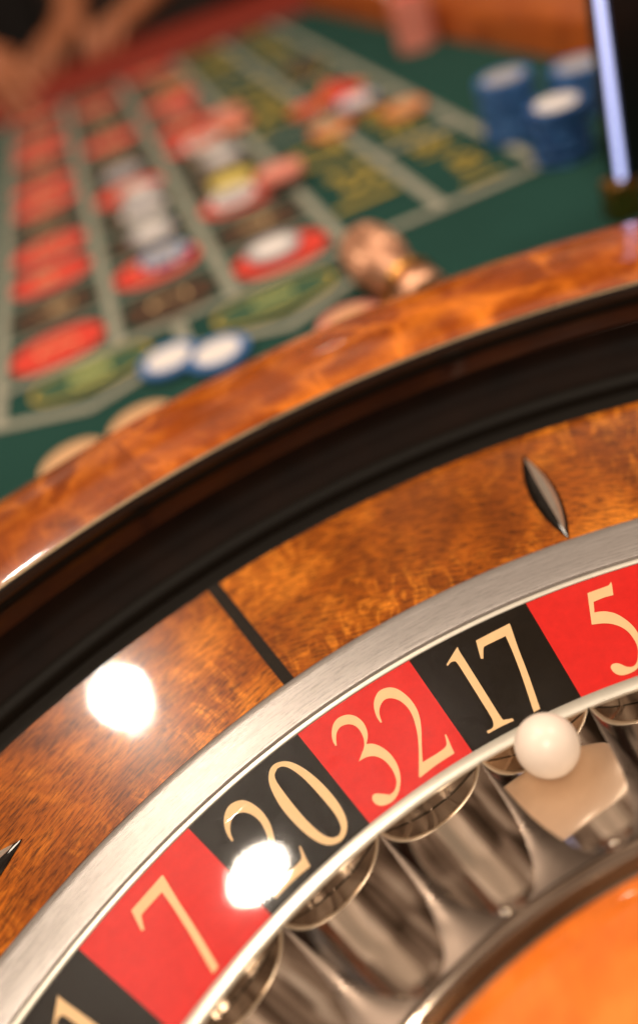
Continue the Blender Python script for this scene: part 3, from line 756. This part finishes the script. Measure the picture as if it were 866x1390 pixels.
# ------------------------------------------------------------------ players behind the far rail
def person(label, root, facing, arms, cloth, sleeve_mats, bare=()):
    """standing figure: one continuous skinned body; arms = [(elbow, wrist, hand direction, hand up), ...] right then left, world coordinates"""
    ex = empty('person', (root[0], root[1], -0.80), label, 'person')
    f = Vector((math.cos(facing), math.sin(facing), 0)); sd = Vector((f.y, -f.x, 0)); up = Vector((0, 0, 1))
    b = Vector((root[0], root[1], 0))
    V, E, Rr, tagv = [], [], [], []
    def add(p, r, par, kind):
        V.append(Vector(p)); Rr.append(r if isinstance(r, tuple) else (r, r)); tagv.append(kind)
        if par is not None: E.append((par, len(V) - 1))
        return len(V) - 1
    pel = add(b + up * 0.10, (0.15, 0.11), None, 'c')
    wai = add(b + up * 0.28 + f * 0.03, (0.13, 0.10), pel, 'c')
    che = add(b + up * 0.48 + f * 0.07, (0.15, 0.11), wai, 'c')
    nkb = add(b + up * 0.62 + f * 0.09, 0.065, che, 'c')
    nk = add(b + up * 0.68 + f * 0.11, 0.052, nkb, 's')
    hd = add(b + up * 0.76 + f * 0.14, (0.072, 0.082), nk, 's')
    add(b + up * 0.86 + f * 0.14, (0.066, 0.078), hd, 's')
    add(b + up * 0.775 + f * 0.245, 0.010, hd, 's')
    for k in (1, -1):
        hp = add(b + sd * (0.09 * k) + up * 0.04, 0.095, pel, 'c')
        kn = add(b + sd * (0.11 * k) + up * -0.36 + f * 0.02, 0.062, hp, 'c')
        an = add(b + sd * (0.11 * k) + up * -0.70, 0.045, kn, 'c')
        add(b + sd * (0.12 * k) + up * -0.765 + f * 0.13, 0.035, an, 'c')
    for ai, (k, (el, wr, hdv, hup)) in enumerate(zip((1, -1), arms)):
        kind = 's' if ai in bare else 'a%d' % ai
        sh = add(b + sd * (0.19 * k) + up * 0.57 + f * 0.09, 0.062, che, 'a%d' % ai)
        e = add(el, 0.048, sh, 'a%d' % ai)
        w0 = add(Vector(el).lerp(Vector(wr), 0.82), 0.038, e, kind)
        wr_ = add(wr, (0.027, 0.023), w0, 's')
        d = Vector(hdv).normalized(); u = Vector(hup); u = (u - d * u.dot(d)).normalized(); c = d.cross(u)
        pm = add(Vector(wr) + d * 0.045, (0.032, 0.019), wr_, 's')
        kn_ = add(Vector(wr) + d * 0.075, (0.034, 0.016), pm, 's')
        base = Vector(wr) + d * 0.085
        for q, ln in zip((-1.5, -0.5, 0.5, 1.5), (0.060, 0.074, 0.080, 0.070)):
            r0 = add(base + c * (q * 0.019), 0.0095, kn_, 's')
            r1 = add(base + c * (q * 0.021) + d * ln * 0.45 + u * 0.004, 0.0090, r0, 's')
            r2 = add(base + c * (q * 0.021) + d * ln * 0.80 - u * 0.010, 0.0085, r1, 's')
            add(base + c * (q * 0.020) + d * ln * 0.95 - u * 0.024, 0.0075, r2, 's')
        th = add(Vector(wr) + d * 0.040 + c * 0.036 * k, 0.012, pm, 's')
        th = add(Vector(wr) + d * 0.070 + c * 0.056 * k - u * 0.008, 0.0105, th, 's')
        add(Vector(wr) + d * 0.098 + c * 0.058 * k - u * 0.016, 0.0085, th, 's')
    org = Vector((root[0], root[1], -0.80))
    me = bpy.data.meshes.new('body'); me.from_pydata([tuple(v - org) for v in V], E, [])
    o = bpy.data.objects.new('body', me); COL.objects.link(o)
    md = o.modifiers.new('skin', 'SKIN'); md.use_smooth_shade = True
    for i, sv in enumerate(me.skin_vertices[0].data): sv.radius = Rr[i]; sv.use_root = (i == 0)
    sb = o.modifiers.new('sub', 'SUBSURF'); sb.levels = 1; sb.render_levels = 1
    me2 = bpy.data.meshes.new_from_object(o.evaluated_get(bpy.context.evaluated_depsgraph_get()))
    bpy.data.objects.remove(o); bpy.data.meshes.remove(me)
    mats = ['skin', cloth] + sleeve_mats
    me2.materials.clear()
    for q in mats: me2.materials.append(M[q])
    idx = {'s': 0, 'c': 1, 'a0': 2, 'a1': 3}
    segs = [(V[a] - org, V[b_] - org, tagv[b_]) for a, b_ in E]
    for pf in me2.polygons:
        cpt = pf.center; best = None
        for a, b_, kd in segs:
            ab = b_ - a; t_ = max(0, min(1, (cpt - a).dot(ab) / max(1e-9, ab.length_squared)))
            dd = (cpt - (a + ab * t_)).length
            if best is None or dd < best[0]: best = (dd, kd)
        pf.material_index = idx[best[1]]
    me2.polygons.foreach_set('use_smooth', [True] * len(me2.polygons)); me2.name = 'body'
    ob = bpy.data.objects.new('body', me2); COL.objects.link(ob); ob.parent = ex
    # hair cap, eyes and mouth
    hc = b + up * 0.835 + f * 0.115 - org
    vs, fs = [], []
    for i in range(9):
        for j in range(20):
            th_, ph = PI * 0.58 * i / 8, 2 * PI * j / 20
            vs.append(hc + Vector((math.sin(th_) * math.cos(ph) * 0.088, math.sin(th_) * math.sin(ph) * 0.088, math.cos(th_) * 0.105)))
    for i in range(8):
        for j in range(20): fs.append((i * 20 + j, i * 20 + (j + 1) % 20, (i + 1) * 20 + (j + 1) % 20, (i + 1) * 20 + j))
    mesh('hair', vs, fs, 'hair', ex)
    def blob(nm, cen, ax, mt):
        vs, fs = [], []
        for i in range(7):
            for j in range(12):
                th_, ph = PI * i / 6, 2 * PI * j / 12
                q = f * (math.sin(th_) * math.cos(ph) * ax[0]) + sd * (math.sin(th_) * math.sin(ph) * ax[1]) + up * (math.cos(th_) * ax[2])
                vs.append(cen - org + q)
        for i in range(6):
            for j in range(12): fs.append((i * 12 + j, i * 12 + (j + 1) % 12, (i + 1) * 12 + (j + 1) % 12, (i + 1) * 12 + j))
        mesh(nm, vs, fs, mt, ex)
    for k in (1, -1):
        blob('eye', b + up * 0.800 + f * 0.212 + sd * (0.030 * k), (0.008, 0.012, 0.006), 'chip_white')
        blob('ear', b + up * 0.785 + f * 0.135 + sd * (0.078 * k), (0.016, 0.008, 0.026), 'skin')
    blob('mouth', b + up * 0.735 + f * 0.208, (0.008, 0.022, 0.005), 'chip_pink')
    return ex
person('player in dark trousers and grey blue sleeves, hand on the far red armrest', (0.62, 1.86), rad(-105),
       [((0.44, 1.74, 0.16), (0.295, 1.605, 0.040), (-0.8, -0.45, -0.12), (0, 0, 1)), ((0.86, 1.80, 0.22), (0.80, 1.62, 0.05), (-0.3, -0.9, -0.2), (0, 0, 1))],
       'cloth_dark', ['cloth_grey', 'cloth_grey'])
person('player in black clothes at the far left corner, one grey cuff, reaching over the felt', (0.02, 2.02), rad(-80),
       [((-0.10, 1.84, 0.20), (0.020, 1.615, 0.050), (0.22, -0.9, -0.35), (0, 0, 1)), ((0.28, 1.93, 0.20), (0.185, 1.74, 0.045), (-0.6, -0.6, -0.25), (0, 0, 1))],
       'cloth_dark', ['cloth_grey', 'cloth_dark'])
